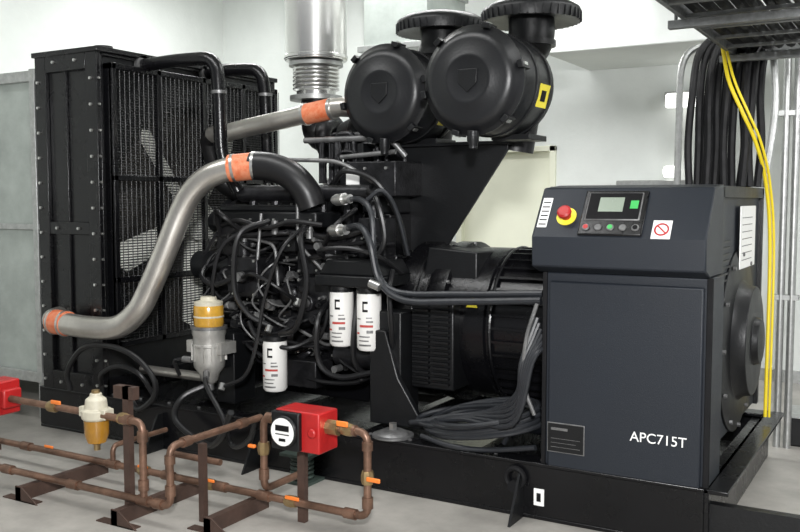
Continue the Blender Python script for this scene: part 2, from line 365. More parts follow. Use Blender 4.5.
b.pipe([(-3.7,4.25,1.3),(-3.3,4.2,1.24),(-3.28,4.2,1.0)],.010,.06); b.pipe([(-3.2,4.28,.74),(-2.95,4.24,.66),(-2.7,4.24,.8)],.010,.06)
b.out('fittings_and_fuel_lines',GRY,g)
b=B()
H=[ [(-3.35,4.18,1.37),(-3.55,4.05,1.25),(-3.6,4.0,1.05),(-3.62,4.02,.90)],
 [(-3.30,4.15,1.38),(-3.40,4.0,1.3),(-3.44,4.0,1.0),(-3.36,4.02,.85),(-3.25,4.08,.78)],
 [(-3.05,4.18,1.36),(-2.98,4.02,1.28),(-2.93,4.0,1.05),(-3.0,4.0,.8),(-3.15,4.05,.74)],
 [(-3.05,4.16,1.36),(-3.1,4.0,1.22),(-3.22,4.0,.95),(-3.28,4.0,.7),(-3.35,3.98,.5),(-3.5,3.95,.42)],
 [(-3.7,4.2,1.35),(-3.5,4.12,1.38),(-3.3,4.12,1.34),(-3.1,4.1,1.38),(-2.95,4.18,1.36)],
 [(-3.55,4.22,1.3),(-3.6,4.1,1.40),(-3.7,4.15,1.42),(-3.75,4.25,1.25)],
 [(-3.02,4.24,.72),(-3.12,4.1,.66),(-3.3,4.05,.7),(-3.38,4.05,.8)],
 [(-3.66,4.2,.86),(-3.75,4.1,.8),(-3.78,4.1,.6),(-3.6,4.05,.5)],
 [(-2.72,4.3,1.55),(-2.6,4.2,1.5),(-2.55,4.2,1.3),(-2.6,4.2,1.18)],
 [(-3.45,4.08,1.05),(-3.3,4.0,1.08),(-3.15,4.05,1.0),(-3.12,4.2,.9)],
 [(-3.85,4.3,1.15),(-3.8,4.12,1.05),(-3.65,4.06,1.0),(-3.5,4.08,1.05)],
 [(-3.85,4.3,1.0),(-3.85,4.1,.8),(-3.7,4.05,.72),(-3.64,4.0,.8)],
 [(-2.95,4.2,1.25),(-2.85,4.15,1.35),(-2.8,4.3,1.45)],
 [(-3.4,4.3,.5),(-3.0,4.25,.45),(-2.7,4.25,.5),(-2.6,4.2,.7)],
 [(-3.78,4.24,1.28),(-3.5,4.2,1.29),(-3.2,4.22,1.31),(-2.9,4.22,1.29),(-2.7,4.25,1.33)],
 [(-3.78,4.26,1.25),(-3.5,4.23,1.26),(-3.2,4.25,1.275),(-2.9,4.24,1.25),(-2.65,4.28,1.27)],
 [(-3.7,4.3,.66),(-3.4,4.2,.70),(-3.1,4.24,.66),(-2.95,4.2,.78),(-2.95,4.25,1.0)],
 [(-2.95,4.3,1.6),(-2.8,4.2,1.66),(-2.62,4.22,1.6),(-2.52,4.3,1.4),(-2.5,4.35,1.2)],
 [(-2.98,4.3,1.15),(-2.9,4.08,1.22),(-2.7,4.06,1.24),(-2.55,4.12,1.2),(-2.5,4.3,1.1)],
 [(-2.95,4.35,.95),(-2.92,4.1,.85),(-2.92,4.1,.6),(-2.8,4.12,.52),(-2.6,4.15,.56)],
 [(-2.71,4.2,1.0),(-2.71,4.14,.8),(-2.72,4.16,.6),(-2.66,4.25,.5)],
 [(-2.50,4.2,1.12),(-2.46,4.1,1.0),(-2.46,4.12,.8),(-2.5,4.2,.6)]]
for h in H: b.tube(h,random.choice((.011,.014,.016)),8)
random.seed(44)
for i in range(15):
    x=random.uniform(-3.75,-2.95); z=random.uniform(.6,1.35); P=[(x,4.40,z)]
    for k in range(random.choice((2,3,4))):
        x=min(-2.7,max(-3.8,x+random.uniform(-.28,.30))); z=min(1.38,max(.5,z+random.uniform(-.14,.10))); P.append((x,random.uniform(4.16,4.28),z))
    P.append((x+.03,4.40,z-.05)); b.tube(P,random.choice((.008,.010,.013)),6,6)
b.out('fuel_hoses',RUB,g)
b=B(); random.seed(9)
for i in range(5):
    x=random.uniform(-3.7,-3.0); z=random.uniform(.8,1.3); P=[(x,4.40,z),(x,4.2,z+.02),(x+random.uniform(-.1,.1),4.17,z-.1),(x+random.uniform(-.1,.15),4.2,z-.22),(x+.1,4.40,z-.25)]; b.tube(P,.006,6,6)
b.out('steel_injector_lines',GRY,g)
b=B(); 
for p in[(-3.35,4.18,1.37),(-3.05,4.17,1.36),(-3.25,4.08,.78),(-3.02,4.24,.72),(-3.62,4.02,.92),(-3.5,3.96,.44),(-3.12,4.18,.93),(-3.66,4.2,.88)]: b.cyl(p,(p[0]+.0,p[1]-.02,p[2]-.035),.02,n=8)
b.out('hose_unions',BOLT,g)
B().box(-2.93,-2.84,4.395,4.40,1.58,1.66).out('data_plate',WLB,g)
# wiring harness (part of the engine)
b=B(); 
b.tube([(-2.83,4.18,1.33),(-2.62,4.05,1.36),(-2.52,4.0,1.28),(-2.46,4.0,1.08),(-2.3,3.98,.99),(-2.0,3.98,1.0),(-1.56,3.98,1.03)],.018)
b.tube([(-2.83,4.22,1.50),(-2.64,4.1,1.50),(-2.54,4.05,1.42),(-2.50,4.03,1.15),(-2.36,4.0,1.03),(-2.0,4.0,1.035),(-1.56,4.0,1.06)],.016)
b.tube([(-2.6,4.1,1.5),(-2.52,4.12,1.55),(-2.48,4.2,1.45),(-2.46,4.3,1.2)],.012)
b.out('harness_cables',CBL,g)
b=B()
for p in[(-2.86,4.2,1.5),(-2.86,4.16,1.33)]:
    b.cyl(p,(p[0]+.07,p[1]-.03,p[2]+.005),.034,n=14).cyl((p[0]+.07,p[1]-.03,p[2]+.005),(p[0]+.12,p[1]-.05,p[2]+.006),.026,n=14).cyl((p[0]-.03,p[1]+.02,p[2]),p,.026,n=14)
b.cyl((-2.5,3.97,1.07),(-2.44,3.97,1.05),.022)
b.out('connectors',BOLT,g)
# charge-air pipe (part of the engine)
b=B(); b.sweep(catmull([(-4.15,4.62,1.93),(-4.0,4.6,1.94),(-3.9,4.6,1.955),(-3.5,4.6,2.01),(-3.12,4.6,2.06),(-2.98,4.65,2.02),(-2.94,4.7,1.92)],8),.058,18); b.out('charge_air_tube',STL,g,angle=60)
B().pipe([(-4.14,4.62,1.93),(-4.2,4.64,1.90),(-4.2,4.75,1.6),(-3.9,4.8,1.5)],.06,.1,16).out('charge_air_elbow',RUB,g,angle=60)
B().sweep([(-3.36,4.6,2.029),(-3.16,4.6,2.055)],.065,18).out('charge_air_coupling',ORG,g,angle=60)
B().sweep([(-3.37,4.6,2.028),(-3.35,4.6,2.03)],.070,18).sweep([(-3.17,4.6,2.054),(-3.15,4.6,2.056)],.070,18).out('charge_air_clamps',BOLT,g)
# air-filter bracket (part of the engine)
b=B(); b.prism([(-2.9,1.2),(-2.45,1.2),(-2.05,1.78),(-2.05,1.83),(-2.9,1.83)],'y',4.70,4.72)
b.box(-2.92,-2.03,4.66,5.0,1.81,1.83).box(-2.92,-2.88,4.5,4.9,1.2,1.83)
b.box(-2.75,-2.5,4.7,4.95,1.83,1.86).box(-2.06,-1.84,4.5,4.75,1.82,1.85)
b.out('air_filter_support_plates',BLK2,g,.003)
# ---------------------------------------------------------------- coolant pipe
g=grp('coolant_pipe',(-4,4,1.2))
P=[(-4.86,3.93,.74),(-4.79,3.83,.74),(-4.66,3.78,.735),(-4.4,3.8,.72),(-4.22,3.84,.735),(-4.09,3.87,.83),(-4.02,3.9,.96),(-3.93,3.95,1.19),(-3.85,4.0,1.42),(-3.78,4.03,1.55),(-3.68,4.07,1.64),(-3.53,4.13,1.69),(-3.42,4.17,1.70)]
b=B(); b.sweep(catmull(P,8),.070,24); b.out('steel_tube',STL,g,angle=60)
b=B(); b.sweep(catmull([(-3.44,4.165,1.70),(-3.32,4.2,1.69),(-3.2,4.23,1.64),(-3.12,4.26,1.55),(-3.09,4.28,1.46)],8),.083,24); b.out('rubber_elbow',RUB,g,angle=60)
b=B(); b.sweep([(-4.74,3.79,.737),(-4.60,3.783,.733)],.077,24); b.sweep([(-3.56,4.115,1.685),(-3.40,4.175,1.70)],.080,24); b.out('orange_couplings',ORG,g,angle=60)
b=B()
for p,q in[((-4.73,3.79,.737),(-4.715,3.79,.737)),((-4.625,3.783,.733),(-4.61,3.783,.733)),((-3.545,4.12,1.687),(-3.53,4.127,1.689)),((-3.43,4.163,1.70),(-3.415,4.17,1.70))]: b.cyl(p,q,.083,n=24)
b.out('hose_clamps',BOLT,g)
for nm,pts,r in(('radiator_hose',[(-4.46,4.3,2.37),(-4.1,4.3,2.38),(-3.82,4.3,2.37),(-3.80,4.3,2.15),(-3.79,4.3,1.75),(-3.7,4.35,1.55)],.042),('radiator_hose.001',[(-4.46,4.9,2.39),(-4.2,4.9,2.40),(-3.95,4.9,2.38),(-3.92,4.9,2.2),(-3.91,4.9,1.9),(-3.85,4.85,1.5)],.042)):
    g=grp(nm,pts[2]); B().pipe(pts,r,.11,16).out('hose',BLK,g,angle=60)
    c=B(); a=Vector(pts[0]); c.cyl(a,a+Vector((.03,0,0)),r+.02,n=16); q=Vector(pts[3]); c.cyl(q,q+Vector((0,0,.02)),r+.006,n=16); c.out('clamps',GRY,g)
# ---------------------------------------------------------------- exhaust
g=grp('exhaust_pipe',(-3.57,5.0,2.8))
b=B(); b.cyl((-3.57,5,2.42),(-3.57,5,HC),.205,n=48)
for z in(2.43,2.95,3.5): b.cyl((-3.57,5,z),(-3.57,5,z+.025),.212,n=48)
b.out('insulated_cladding',CHR,g,.004,angle=30)
prof=[(0,.13),(.02,.13)]
for i in range(7): prof+=[(.03+i*.026,.13),(.04+i*.026,.155),(.05+i*.026,.155)]
prof+=[(.22,.13)]
B().rev((-3.57,5,2.19),(0,0,1),prof,36).out('bellows',CHR,g,angle=60)
b=B(); b.cyl((-3.57,5,2.16),(-3.57,5,2.19),.175,n=32); b.cyl((-3.57,5,2.385),(-3.57,5,2.41),.18,n=32); b.out('flanges',GAL,g)
# ---------------------------------------------------------------- air filters
def airfilter(nm,cx,yf,cz,L,capx,capy,capz):
    g=grp(nm,(cx,yf+L/2,cz)); R=.265
    b=B(); b.rev((cx,yf,cz),(0,1,0),[(.004,.03),(.004,.10),(.0,.11),(.0,.125),(.006,.135),(.010,.20),(.016,.225),(.03,.24),(.05,.255),(.06,R),(.07,R+.012),(.085,R+.012),(.095,R-.004),(.11,R-.004),(.12,R),(L-.12,R),(L-.1,R-.01),(L-.03,R-.04),(L,R-.1),(L,.05)],48)
    b.out('canister',DRM,g,angle=40)
    b=B(); b.prism([(cx-.055,cz+.05),(cx+.055,cz+.05),(cx+.05,cz-.02),(cx,cz-.065),(cx-.05,cz-.02)],'y',yf-.002,yf+.01)
    b.rev((cx+.02,yf+.03,cz-R+.01),(0,0,-1),[(0,.03),(.05,.03),(.07,.022),(.09,.022)],12)
    for i in range(6):
        a=i*math.pi/3+.3; b.box(-.02,.02,yf+.03,yf+.13,R-.005,R+.022,Matrix.Translation((cx,0,cz))@Matrix.Rotation(a,4,'Y'))
    for y in(yf+.26,yf+L-.18): b.cyl((cx,y,cz),(cx,y+.03,cz),R+.008,n=48)
    b.out('latches_and_straps',BLK2,g,.003)
    b=B()
    for i in range(6):
        a=i*math.pi/3+.3; b.box(-.008,.008,yf+.05,yf+.09,R+.02,R+.028,Matrix.Translation((cx,0,cz))@Matrix.Rotation(a,4,'Y'))
    b.out('latch_clips',BOLT,g)
    b=B(); b.tube([(cx,yf+L-.2,cz+.05),(cx*.5+capx*.5,capy,cz+.2),(capx,capy,capz-.15),(capx,capy,capz-.04)],.125,20); b.cyl((capx,capy,capz-.20),(capx,capy,capz-.17),.135,n=32); b.out('intake_neck',BLK2,g,angle=50)
    b=B(); b.rev((capx,capy,capz-.05),(0,0,1),[(0,.14),(-.02,.24),(-.02,.262),(.03,.27),(.05,.262),(.075,.22),(.10,.12),(.11,.02)],48)
    for i in range(40):
        a=i*2*math.pi/40; b.box(.255,.273,-.004,.004,-.02,.03,Matrix.Translation((capx,capy,capz-.05))@Matrix.Rotation(a,4,'Z'))
    b.out('rain_cap',BLK2,g,angle=50)
    b=B(); b.pipe([(cx,yf+L-.05,cz-.02),(cx,yf+L+.12,cz-.05),(cx-.05,yf+L+.12,cz-.32)],.1,.12,18); b.out('outlet_elbow',RUB,g,angle=60)
    return g
g1=airfilter('air_filter',-2.68,4.35,2.10,.62,-2.56,4.87,2.56)
g2=airfilter('air_filter.001',-2.01,4.10,2.10,.62,-1.91,4.68,2.53)
def lab(g,cx,y,w,l,ang,m,nm,r=.264):
    b=B(); b.box(-w,w,0,l,r,r+.004,Matrix.Translation((cx,y,2.10))@Matrix.Rotation(math.radians(ang),4,'Y')); b.out(nm,m,g)
lab(g2,-2.01,4.40,.06,.13,104,YLB,'warning_label'); lab(g2,-2.01,4.43,.028,.06,104,BLKM,'warning_label_print',.2665); lab(g1,-2.68,4.62,.05,.10,118,YLB,'warning_label')
# ---------------------------------------------------------------- alternator
g=grp('alternator',(-1.6,4.75,.8)); cy,cz=4.75,.8
b=B(); b.rev((-2.38,cy,cz),(1,0,0),[(0,.44),(.03,.46),(.12,.46),(.13,.43),(.36,.43),(.37,.415),(1.0,.415)],48)
for i in range(26):
    a=math.radians(-75+i*9.5) 
    b.box(-2.00,-1.42,-.007,.007,.40,.435,Matrix.Translation((0,cy,cz))@Matrix.Rotation(a,4,'X'))
b.torus((-1.98,cy,cz),(1,0,0),.43,.012,n=48).torus((-1.5,cy,cz),(1,0,0),.43,.014,n=48)
b.out('stator_body',BLK,g)
b=B(); b.box(-2.42,-2.16,4.26,4.5,.48,.97); b.prism([(-2.45,.97),(-2.1,.97),(-2.1,1.22),(-2.4,1.24)],'y',4.42,4.68)
b.out('adapter_cover',BLK2,g,.01)
b=B(); b.box(-2.0,-1.1,4.4,5.1,.27,.42); b.box(-1.62,-.82,4.22,5.38,.36,1.565)
b.out('terminal_housing',CAB,g,.01)
b=B()
for i in range(16): b.box(-2.40,-2.30,4.235,4.262,.51+i*.028,.522+i*.028).box(-2.285,-2.18,4.235,4.262,.51+i*.028,.522+i*.028)
for i in range(7):
    b.box(-.82,-.812,4.32,4.50,1.12+i*.03,1.13+i*.03)
b.out('louvres',BLK2,g)
b=B(); b.rev((-.83,4.75,.80),(1,0,0),[(0,.46),(.02,.46),(.03,.40),(.035,.30),(.06,.28),(.10,.27),(.105,.2),(.10,.12),(.13,.11),(.14,.05)],40)
b.box(-.83,-.80,4.22,4.27,.36,1.56).box(-.83,-.80,5.33,5.38,.36,1.56).box(-.83,-.80,4.22,5.38,1.51,1.565)
b.out('bearing_end_cover',BLK2,g,.003)
b=B()
for i in range(12):
    a=i*math.pi/6; b.bolt((-.80,4.75+.43*math.cos(a),.8+.43*math.sin(a)),(1,0,0),.011)
for i in range(6): b.bolt((-2.26+.0,cy-.45*math.cos(i*.3),cz+.45*math.sin(i*.3)+.0),(1,0,0),.011)
b.out('bolts',GRY,g)
B().box(-.80,-.795,4.66,5.08,1.16,1.47).out('inspection_sheet',WLB,g)
b=B()
for i in range(7): b.box(-.796,-.794,4.70,4.98,1.20+i*.035,1.204+i*.035)
b.out('inspection_sheet_lines',GRY,g)
b=B(); b.prism([(-2.12,.93),(-2.06,.93),(-2.09,.98)],'y',4.325,4.345); b.out('warning_triangle',YLB,g)
# ---------------------------------------------------------------- control cabinet
g=grp('control_panel_cabinet',(-1.17,4.05,.2))
b=B(); b.box(-1.53,-.78,3.95,4.20,.19,1.17)
b.prism([(4.20,1.17),(3.94,1.17),(3.855,1.20),(3.85,1.335),(4.00,1.555),(4.20,1.57)],'x',-1.56,-.79)
b.out('enclosure',CAB,g,.008)
B().box(-1.50,-.81,3.925,3.95,.205,1.13).out('door',CAB,g,.008)
b=B(); b.box(-1.535,-1.515,3.935,3.95,.19,1.17).box(-.80,-.775,3.935,3.95,.19,1.17); b.out('door_frame',BLKM,g,.003)
O=Vector((0,3.85,1.335)); D=Vector((0,.15,.22)).normalized(); Nn=Vector((0,-.22,.15)).normalized(); KH=.835
def PM(x,h,n=0):
    M=Matrix(((1,0,0),(0,D.y,Nn.y),(0,D.z,Nn.z))).to_4x4(); M.translation=O+D*h*KH+Nn*n+Vector((x,0,0)); return M
def pbox(x0,x1,h0,h1,n1,name,m,bev=.002,n0=-.002):
    bb=B(); bb.box(x0,x1,h0*KH,h1*KH,n0,n1,PM(0,0)); return bb.out(name,m,g,bev)
pbox(-1.345,-1.06,.01,.29,.012,'controller_bezel',BLK,.006)
pbox(-1.325,-1.08,.10,.275,.016,'controller_fascia',GRY,.004)
pbox(-1.32,-1.085,.105,.27,.018,'controller_face',BLKM,.003)
pbox(-1.27,-1.16,.15,.24,.020,'display_screen',LCD,.001)
pbox(-1.13,-1.095,.17,.22,.020,'logo_green',GRN,.001); 
b=B()
for i,x in enumerate((-1.31,-1.255,-1.20,-1.145,-1.09)): b.rev(PM(x,.055).translation,Nn,[(0,.017),(.016,.017),(.019,.014)],16)
b.out('buttons',GRY,g)
for i,(x,m) in enumerate(((-1.31,RED),(-1.20,GRN),(-1.09,BLKM))):
    B().rev(PM(x,.055,.019).translation,Nn,[(0,.011),(.002,.011)],14).out('button_cap_%d'%(i+1),m,g)
B().rev(PM(-1.415,.13).translation,Nn,[(0,.046),(.004,.046)],28).out('estop_ring',YLB,g)
B().rev(PM(-1.415,.13).translation,Nn,[(0,.022),(.03,.022),(.032,.032),(.045,.032),(.052,.024)],28).out('estop_button',RED,g)
pbox(-1.545,-1.50,.06,.25,.002,'instruction_label',WLB,0)
b=B()
for i in range(6): b.box(-1.54,-1.505,(.075+i*.028)*KH,(.083+i*.028)*KH,.002,.003,PM(0,0))
b.out('instruction_lines',BLKM,g)
pbox(-1.02,-.94,.0,.11,.003,'warning_sticker',WLB,0)
b=B(); b.torus(PM(-.98,.055,.004).translation,Nn,.028,.004,n=24,m=6)
b.box(-.024,.024,-.003,.003,.003,.006,PM(-.98,.055)@Matrix.Rotation(-.78,4,'Z')); b.out('warning_symbol',RED,g)
text('APC715T',.062,Matrix.Translation((-.99,3.9235,.455))@RX,WLB,g,'cabinet_marking')
B().box(-1.50,-1.32,3.921,3.926,.335,.475).out('nameplate_border',GRY,g,.002); B().box(-1.495,-1.325,3.919,3.922,.34,.47).out('nameplate',BLK2,g)
b=B(); b.box(-1.48,-1.40,3.918,3.9195,.44,.452).box(-1.48,-1.34,3.918,3.9195,.40,.402).box(-1.48,-1.36,3.918,3.9195,.38,.382).box(-1.48,-1.34,3.918,3.9195,.36,.362)
b.out('nameplate_lines',GRY,g)
# ---------------------------------------------------------------- filters
def canister(nm,x,y,z0,z1,r,capm):
    g=grp(nm,(x,y,z0)); h=z1-z0
    B().rev((x,y,z0),(0,0,1),[(0,r*.6),(.005,r*.85),(.02,r),(h-.02,r),(h,r*.97)],32).out('canister',WHT,g)
    B().rev((x,y,z1),(0,0,1),[(-.005,r*1.02),(.02,r*1.02),(.025,r*.8)],32).out('collar',capm,g)
    def bands(L,m,nm2):
        b=B()
        for (a0,a1,za,zb) in L:
            n=8
            for i in range(n):
                t0=math.radians(a0+(a1-a0)*i/n); t1=math.radians(a0+(a1-a0)*(i+1)/n); R=r+.0015
                vs=[b.bm.verts.new((x+R*math.cos(t),y+R*math.sin(t),z0+h*zz)) for t,zz in((t0,za),(t1,za),(t1,zb),(t0,zb))]; b.bm.faces.new(vs)
        b.out(nm2,m,g)
    bands([(-105,-40,.42,.46),(-130,-108,.3,.33)],RDD,'red_print')
    bands([(-85,-64,.68,.72),(-85,-64,.82,.86),(-90,-83,.68,.86)],BLKM,'black_print')
    bands([(-72,-40,.50,.53),(-72,-45,.57,.59),(-110,-50,.10,.13),(-110,-60,.18,.2),(-110,-55,.25,.27),(-70,-40,.32,.37),(-125,-100,.55,.57)],GRY,'grey_print')
    return g
canister('oil_filter',-2.80,4.15,.69,1.0,.067,BLK2)
canister('oil_filter.001',-2.62,4.15,.68,1.0,.067,BLK2)
canister('fuel_filter',-3.23,4.10,.40,.70,.07,BLK2)
g=grp('fuel_water_separator',(-3.64,4.0,.42)); x,y=-3.64,4.0
AC=mat('clear_amber_cover',(.66,.36,.045),.22,0,.35,14,coat=.6)
B().rev((x,y,.755),(0,0,1),[(0,.08),(.02,.088),(.12,.088),(.135,.082)],28).out('clear_amber_cover',AC,g)
B().rev((x,y,.885),(0,0,1),[(0,.084),(.02,.084),(.03,.05),(.05,.045),(.052,.02)],28).rev((x,y,.815),(0,0,1),[(0,.089),(.005,.0895),(.010,.089)],28).out('white_cap',CRM,g)
b=B(); b.rev((x,y,.42),(0,0,1),[(0,.03),(.02,.05),(.06,.06),(.10,.09),(.13,.093),(.22,.093),(.225,.10),(.235,.10),(.24,.093),(.28,.093),(.30,.10),(.335,.10)],28).box(x-.15,x+.12,y-.03,y+.1,.60,.67)
for i in range(10): a=i*math.pi/5; b.box(.088,.104,-.008,.008,.56,.66,Matrix.Translation((x,y,0))@Matrix.Rotation(a,4,'Z'))
b.out('filter_body',ALU,g)
b=B(); b.cyl((x-.09,y-.05,.56),(x-.15,y-.06,.56),.02,n=12).cyl((x+.05,y-.08,.50),(x+.10,y-.14,.48),.018,n=12).cyl((x,y,.38),(x,y,.42),.025,n=12)
b.rev((x,y,.745),(0,0,1),[(0,.108),(.018,.108)],28); b.out('fittings',GRY,g)
B().tube([(x-.15,y-.06,.56),(x-.22,y-.06,.54),(x-.22,y-.02,.45)],.012).out('drain_hose_stub',RUB,g)
B().box(-3.72,-3.60,4.08,4.24,.5,.72).out('mount_bracket',BLK2,g)
# ---------------------------------------------------------------- isolator on rail
g=grp('engine_mount_isolator',(-2.38,4.0,.27))
B().rev((-2.38,4.0,.271),(0,0,1),[(0,.11),(.010,.11),(.012,.09),(.022,.08),(.035,.05)],32).out('mount_disc',GRY,g)
B().cyl((-2.38,4,.30),(-2.38,4,.34),.022,n=6).out('bolt',BOLT,g)
# ---------------------------------------------------------------- cable coil (slack lying on the base)
g=grp('coiled_power_cable',(-1.9,4.1,.3)); b=B(); random.seed(11)
for k in range(6):
    pts=[]; A=.31+random.uniform(-.04,.04); Bz=.15+random.uniform(-.03,.03); ox=-1.92+random.uniform(-.04,.04); oz=.295+k*.013
    for i in range(25):
        a=2*math.pi*i/24; pts.append((ox+A*math.cos(a),4.08+Bz*math.sin(a),oz+.03*(1+math.sin(a))+.05*(1+math.cos(a))))
    b.sweep(pts,.013,8,cap=False)
for k in range(6):
    o=k*.026
    b.tube([(-1.57+o*.3,3.96,.95-o),(-1.62+o*.4,3.90,.75),(-1.66,3.93-o*.3,.58-o),(-1.85-o,4.0,.46-o*.4),(-2.1-o,4.02,.40-o*.3),(-2.24-o*.4,4.06,.34),(-2.1,4.2,.33)],.013,8)
b.tube([(-1.56,3.98,.85),(-1.62,3.93,.7),(-1.66,3.95,.5),(-1.75,4.0,.32)],.014)
b.tube([(-2.2,3.98,.30),(-2.0,3.93,.285),(-1.8,3.95,.29),(-1.56,3.93,.34)],.013)
b.out('cable_loops',CBL,g)
B().tube([(-1.56,3.93,1.02),(-1.60,3.90,.85),(-1.61,3.90,.65),(-1.56,3.91,.50)],.010).out('grey_cable',GRY,g)
# ---------------------------------------------------------------- hoses by radiator
g=grp('drain_hose',(-4.2,3.95,.4)); b=B()
b.tube([(-4.66,3.84,.30),(-4.66,3.82,.42),(-4.5,3.8,.58),(-4.28,3.8,.62),(-4.06,3.8,.58),(-3.92,3.82,.46),(-3.93,3.84,.34),(-4.08,3.86,.24),(-4.2,3.9,.29)],.017)
b.tube([(-4.45,3.9,.35),(-4.35,3.82,.44),(-4.2,3.82,.50),(-4.05,3.84,.46),(-4.0,3.9,.33)],.014)
b.tube([(-3.62,3.97,.42),(-3.72,3.85,.35),(-3.74,3.82,.22),(-3.5,3.8,.12),(-3.3,3.7,.2),(-3.15,3.62,.38)],.018)
b.tube([(-3.60,3.92,.5),(-3.5,3.82,.45),(-3.35,3.78,.3),(-3.3,3.8,.14),(-3.1,3.7,.22),(-2.98,3.62,.37)],.014)
b.out('rubber_hose',RUB,g)
B().pipe([(-4.4,4.2,.40),(-3.75,4.2,.40)],.03).out('steel_pipe',STL,g)
# ---------------------------------------------------------------- copper piping
g=grp('copper_fuel_pipe',(-3.3,3.1,.1)); b=B()
r=.018
b.pipe([(-6,3.31,.1),(-2.10,3.31,.1),(-2.10,3.31,.48),(-2.68,3.31,.48),(-2.68,3.31,.13),(-2.68,3.45,.13),(-2.68,3.6,.13)],r,.05)
b.pipe([(-6,2.97,.1),(-2.95,2.97,.1),(-2.95,2.97,.38),(-2.95,3.62,.38)],r,.05)
b.pipe([(-6,3.03,.47),(-3.12,2.97,.47),(-3.12,2.97,.1)],r,.05)
b.pipe([(-3.3,3.31,.1),(-3.3,3.31,.22),(-3.1,3.31,.22),(-2.95,3.31,.22)],r*.9,.04)
b.pipe([(-3.7,3.31,.1),(-3.7,3.31,.2),(-3.7,3.7,.2)],r*.8,.04)
b.out('pipe_runs',COP,g,angle=60)
b=B()
J=[((-2.10,3.31,.14),(-2.10,3.31,.19)),((-2.10,3.31,.40),(-2.10,3.31,.44)),((-2.16,3.31,.48),(-2.22,3.31,.48)),((-2.62,3.31,.48),(-2.66,3.31,.48)),((-2.68,3.31,.18),(-2.68,3.31,.23)),((-2.95,2.97,.15),(-2.95,2.97,.20)),((-2.95,2.97,.3),(-2.95,2.97,.34)),((-3.12,2.97,.15),(-3.12,2.97,.20)),((-3.12,2.97,.38),(-3.12,2.97,.43)),((-3.2,2.975,.47),(-3.26,2.975,.47)),((-2.16,3.31,.1),(-2.22,3.31,.1)),((-3.0,2.97,.1),(-3.05,2.97,.1)),((-2.95,3.05,.38),(-2.95,3.10,.38)),((-2.95,3.45,.38),(-2.95,3.50,.38))]
for x in(-4.4,-3.7,-3.3,-2.95,-2.68): J.append(((x-.035,3.31,.1),(x+.035,3.31,.1)))
for x in(-4.1,-3.6,-3.12): J.append(((x-.035,2.97,.1),(x+.035,2.97,.1)))
for p,q in J: b.cyl(p,q,.025,n=14)
b.out('pipe_joints',COP,g)
b=B()
for x in(-2.35,-2.2): b.rev((x-.03,3.31,.48),(1,0,0),[(0,.025),(.02,.030),(.04,.030),(.06,.025)],8)
for x in(-3.75,-3.25): b.rev((x-.03,2.98,.47),(1,0,0),[(0,.025),(.02,.030),(.04,.030),(.06,.025)],8)
for x in(-2.55,-3.05,-3.5): b.rev((x,3.31,.1),(1,0,0),[(0,.025),(.02,.030),(.04,.030),(.06,.025)],8)
b.rev((-2.10,3.31,.25),(0,0,1),[(0,.025),(.02,.030),(.04,.030),(.06,.025)],8).rev((-2.68,3.31,.3),(0,0,1),[(0,.025),(.02,.030),(.04,.030),(.06,.025)],8)
b.out('brass_valves',BRS,g)
b=B(); b.box(-2.24,-2.18,3.27,3.28,.50,.525).box(-2.09,-2.02,3.28,3.29,.27,.29).box(-3.72,-3.65,2.94,2.95,.495,.515).box(-2.53,-2.45,3.27,3.28,.12,.138).box(-4.2,-4.13,3.27,3.28,.13,.145)
b.box(-3.03,-2.96,3.27,3.28,.125,.14).box(-3.48,-3.41,3.27,3.28,.125,.14)
b.box(-2.73,-2.69,3.25,3.27,.34,.355); b.out('valve_levers',ORV,g,.004)
b=B()
for x,ya in((-2.76,3.0),(-3.88,2.86),(-3.2,2.86),(-4.8,2.9)):
    b.box(x-.12,x+.12,ya,ya+.05,0,.006); b.prism([(ya,.0),(3.42,.0),(3.42,.07),(ya,.07)],'x',x-.02,x+.02)
    b.prism([(x-.02,.0),(x+.14,.0),(x+.02,.075),(x-.02,.075)],'y',ya,ya+.008)
b.box(-3.27,-3.23,2.99,3.02,0,.62).box(-3.33,-3.2,2.99,3.03,.56,.62).box(-2.5,-2.46,3.33,3.36,0,.46).box(-2.9,-2.87,3.1,3.13,0,.37)
b.out('pipe_support_brackets',BRK,g)
# meter
g=grp('fuel_flow_meter',(-2.45,3.31,.45))
B().box(-2.555,-2.31,3.24,3.39,.365,.55).cyl((-2.345,3.24,.46),(-2.345,3.225,.46),.022).out('red_body',RED,g,.008)
B().box(-2.56,-2.405,3.215,3.245,.37,.545).rev((-2.4825,3.216,.4575),(0,-1,0),[(0,.074),(.014,.074),(.018,.064)],28).out('black_bezel',BLK2,g,.006)
B().rev((-2.4825,3.20,.4575),(0,-1,0),[(0,.064),(.003,.064)],32).out('dial_face',WLB,g)
b=B(); b.box(-2.52,-2.445,3.194,3.198,.462,.488).box(-2.52,-2.445,3.194,3.198,.445,.449).box(-2.50,-2.465,3.194,3.198,.415,.428).out('dial_counter',BLKM,g)
B().cyl((-2.31,3.31,.48),(-2.25,3.31,.48),.035,n=8).cyl((-2.555,3.31,.48),(-2.61,3.31,.48),.035,n=8).out('unions',BRS,g)
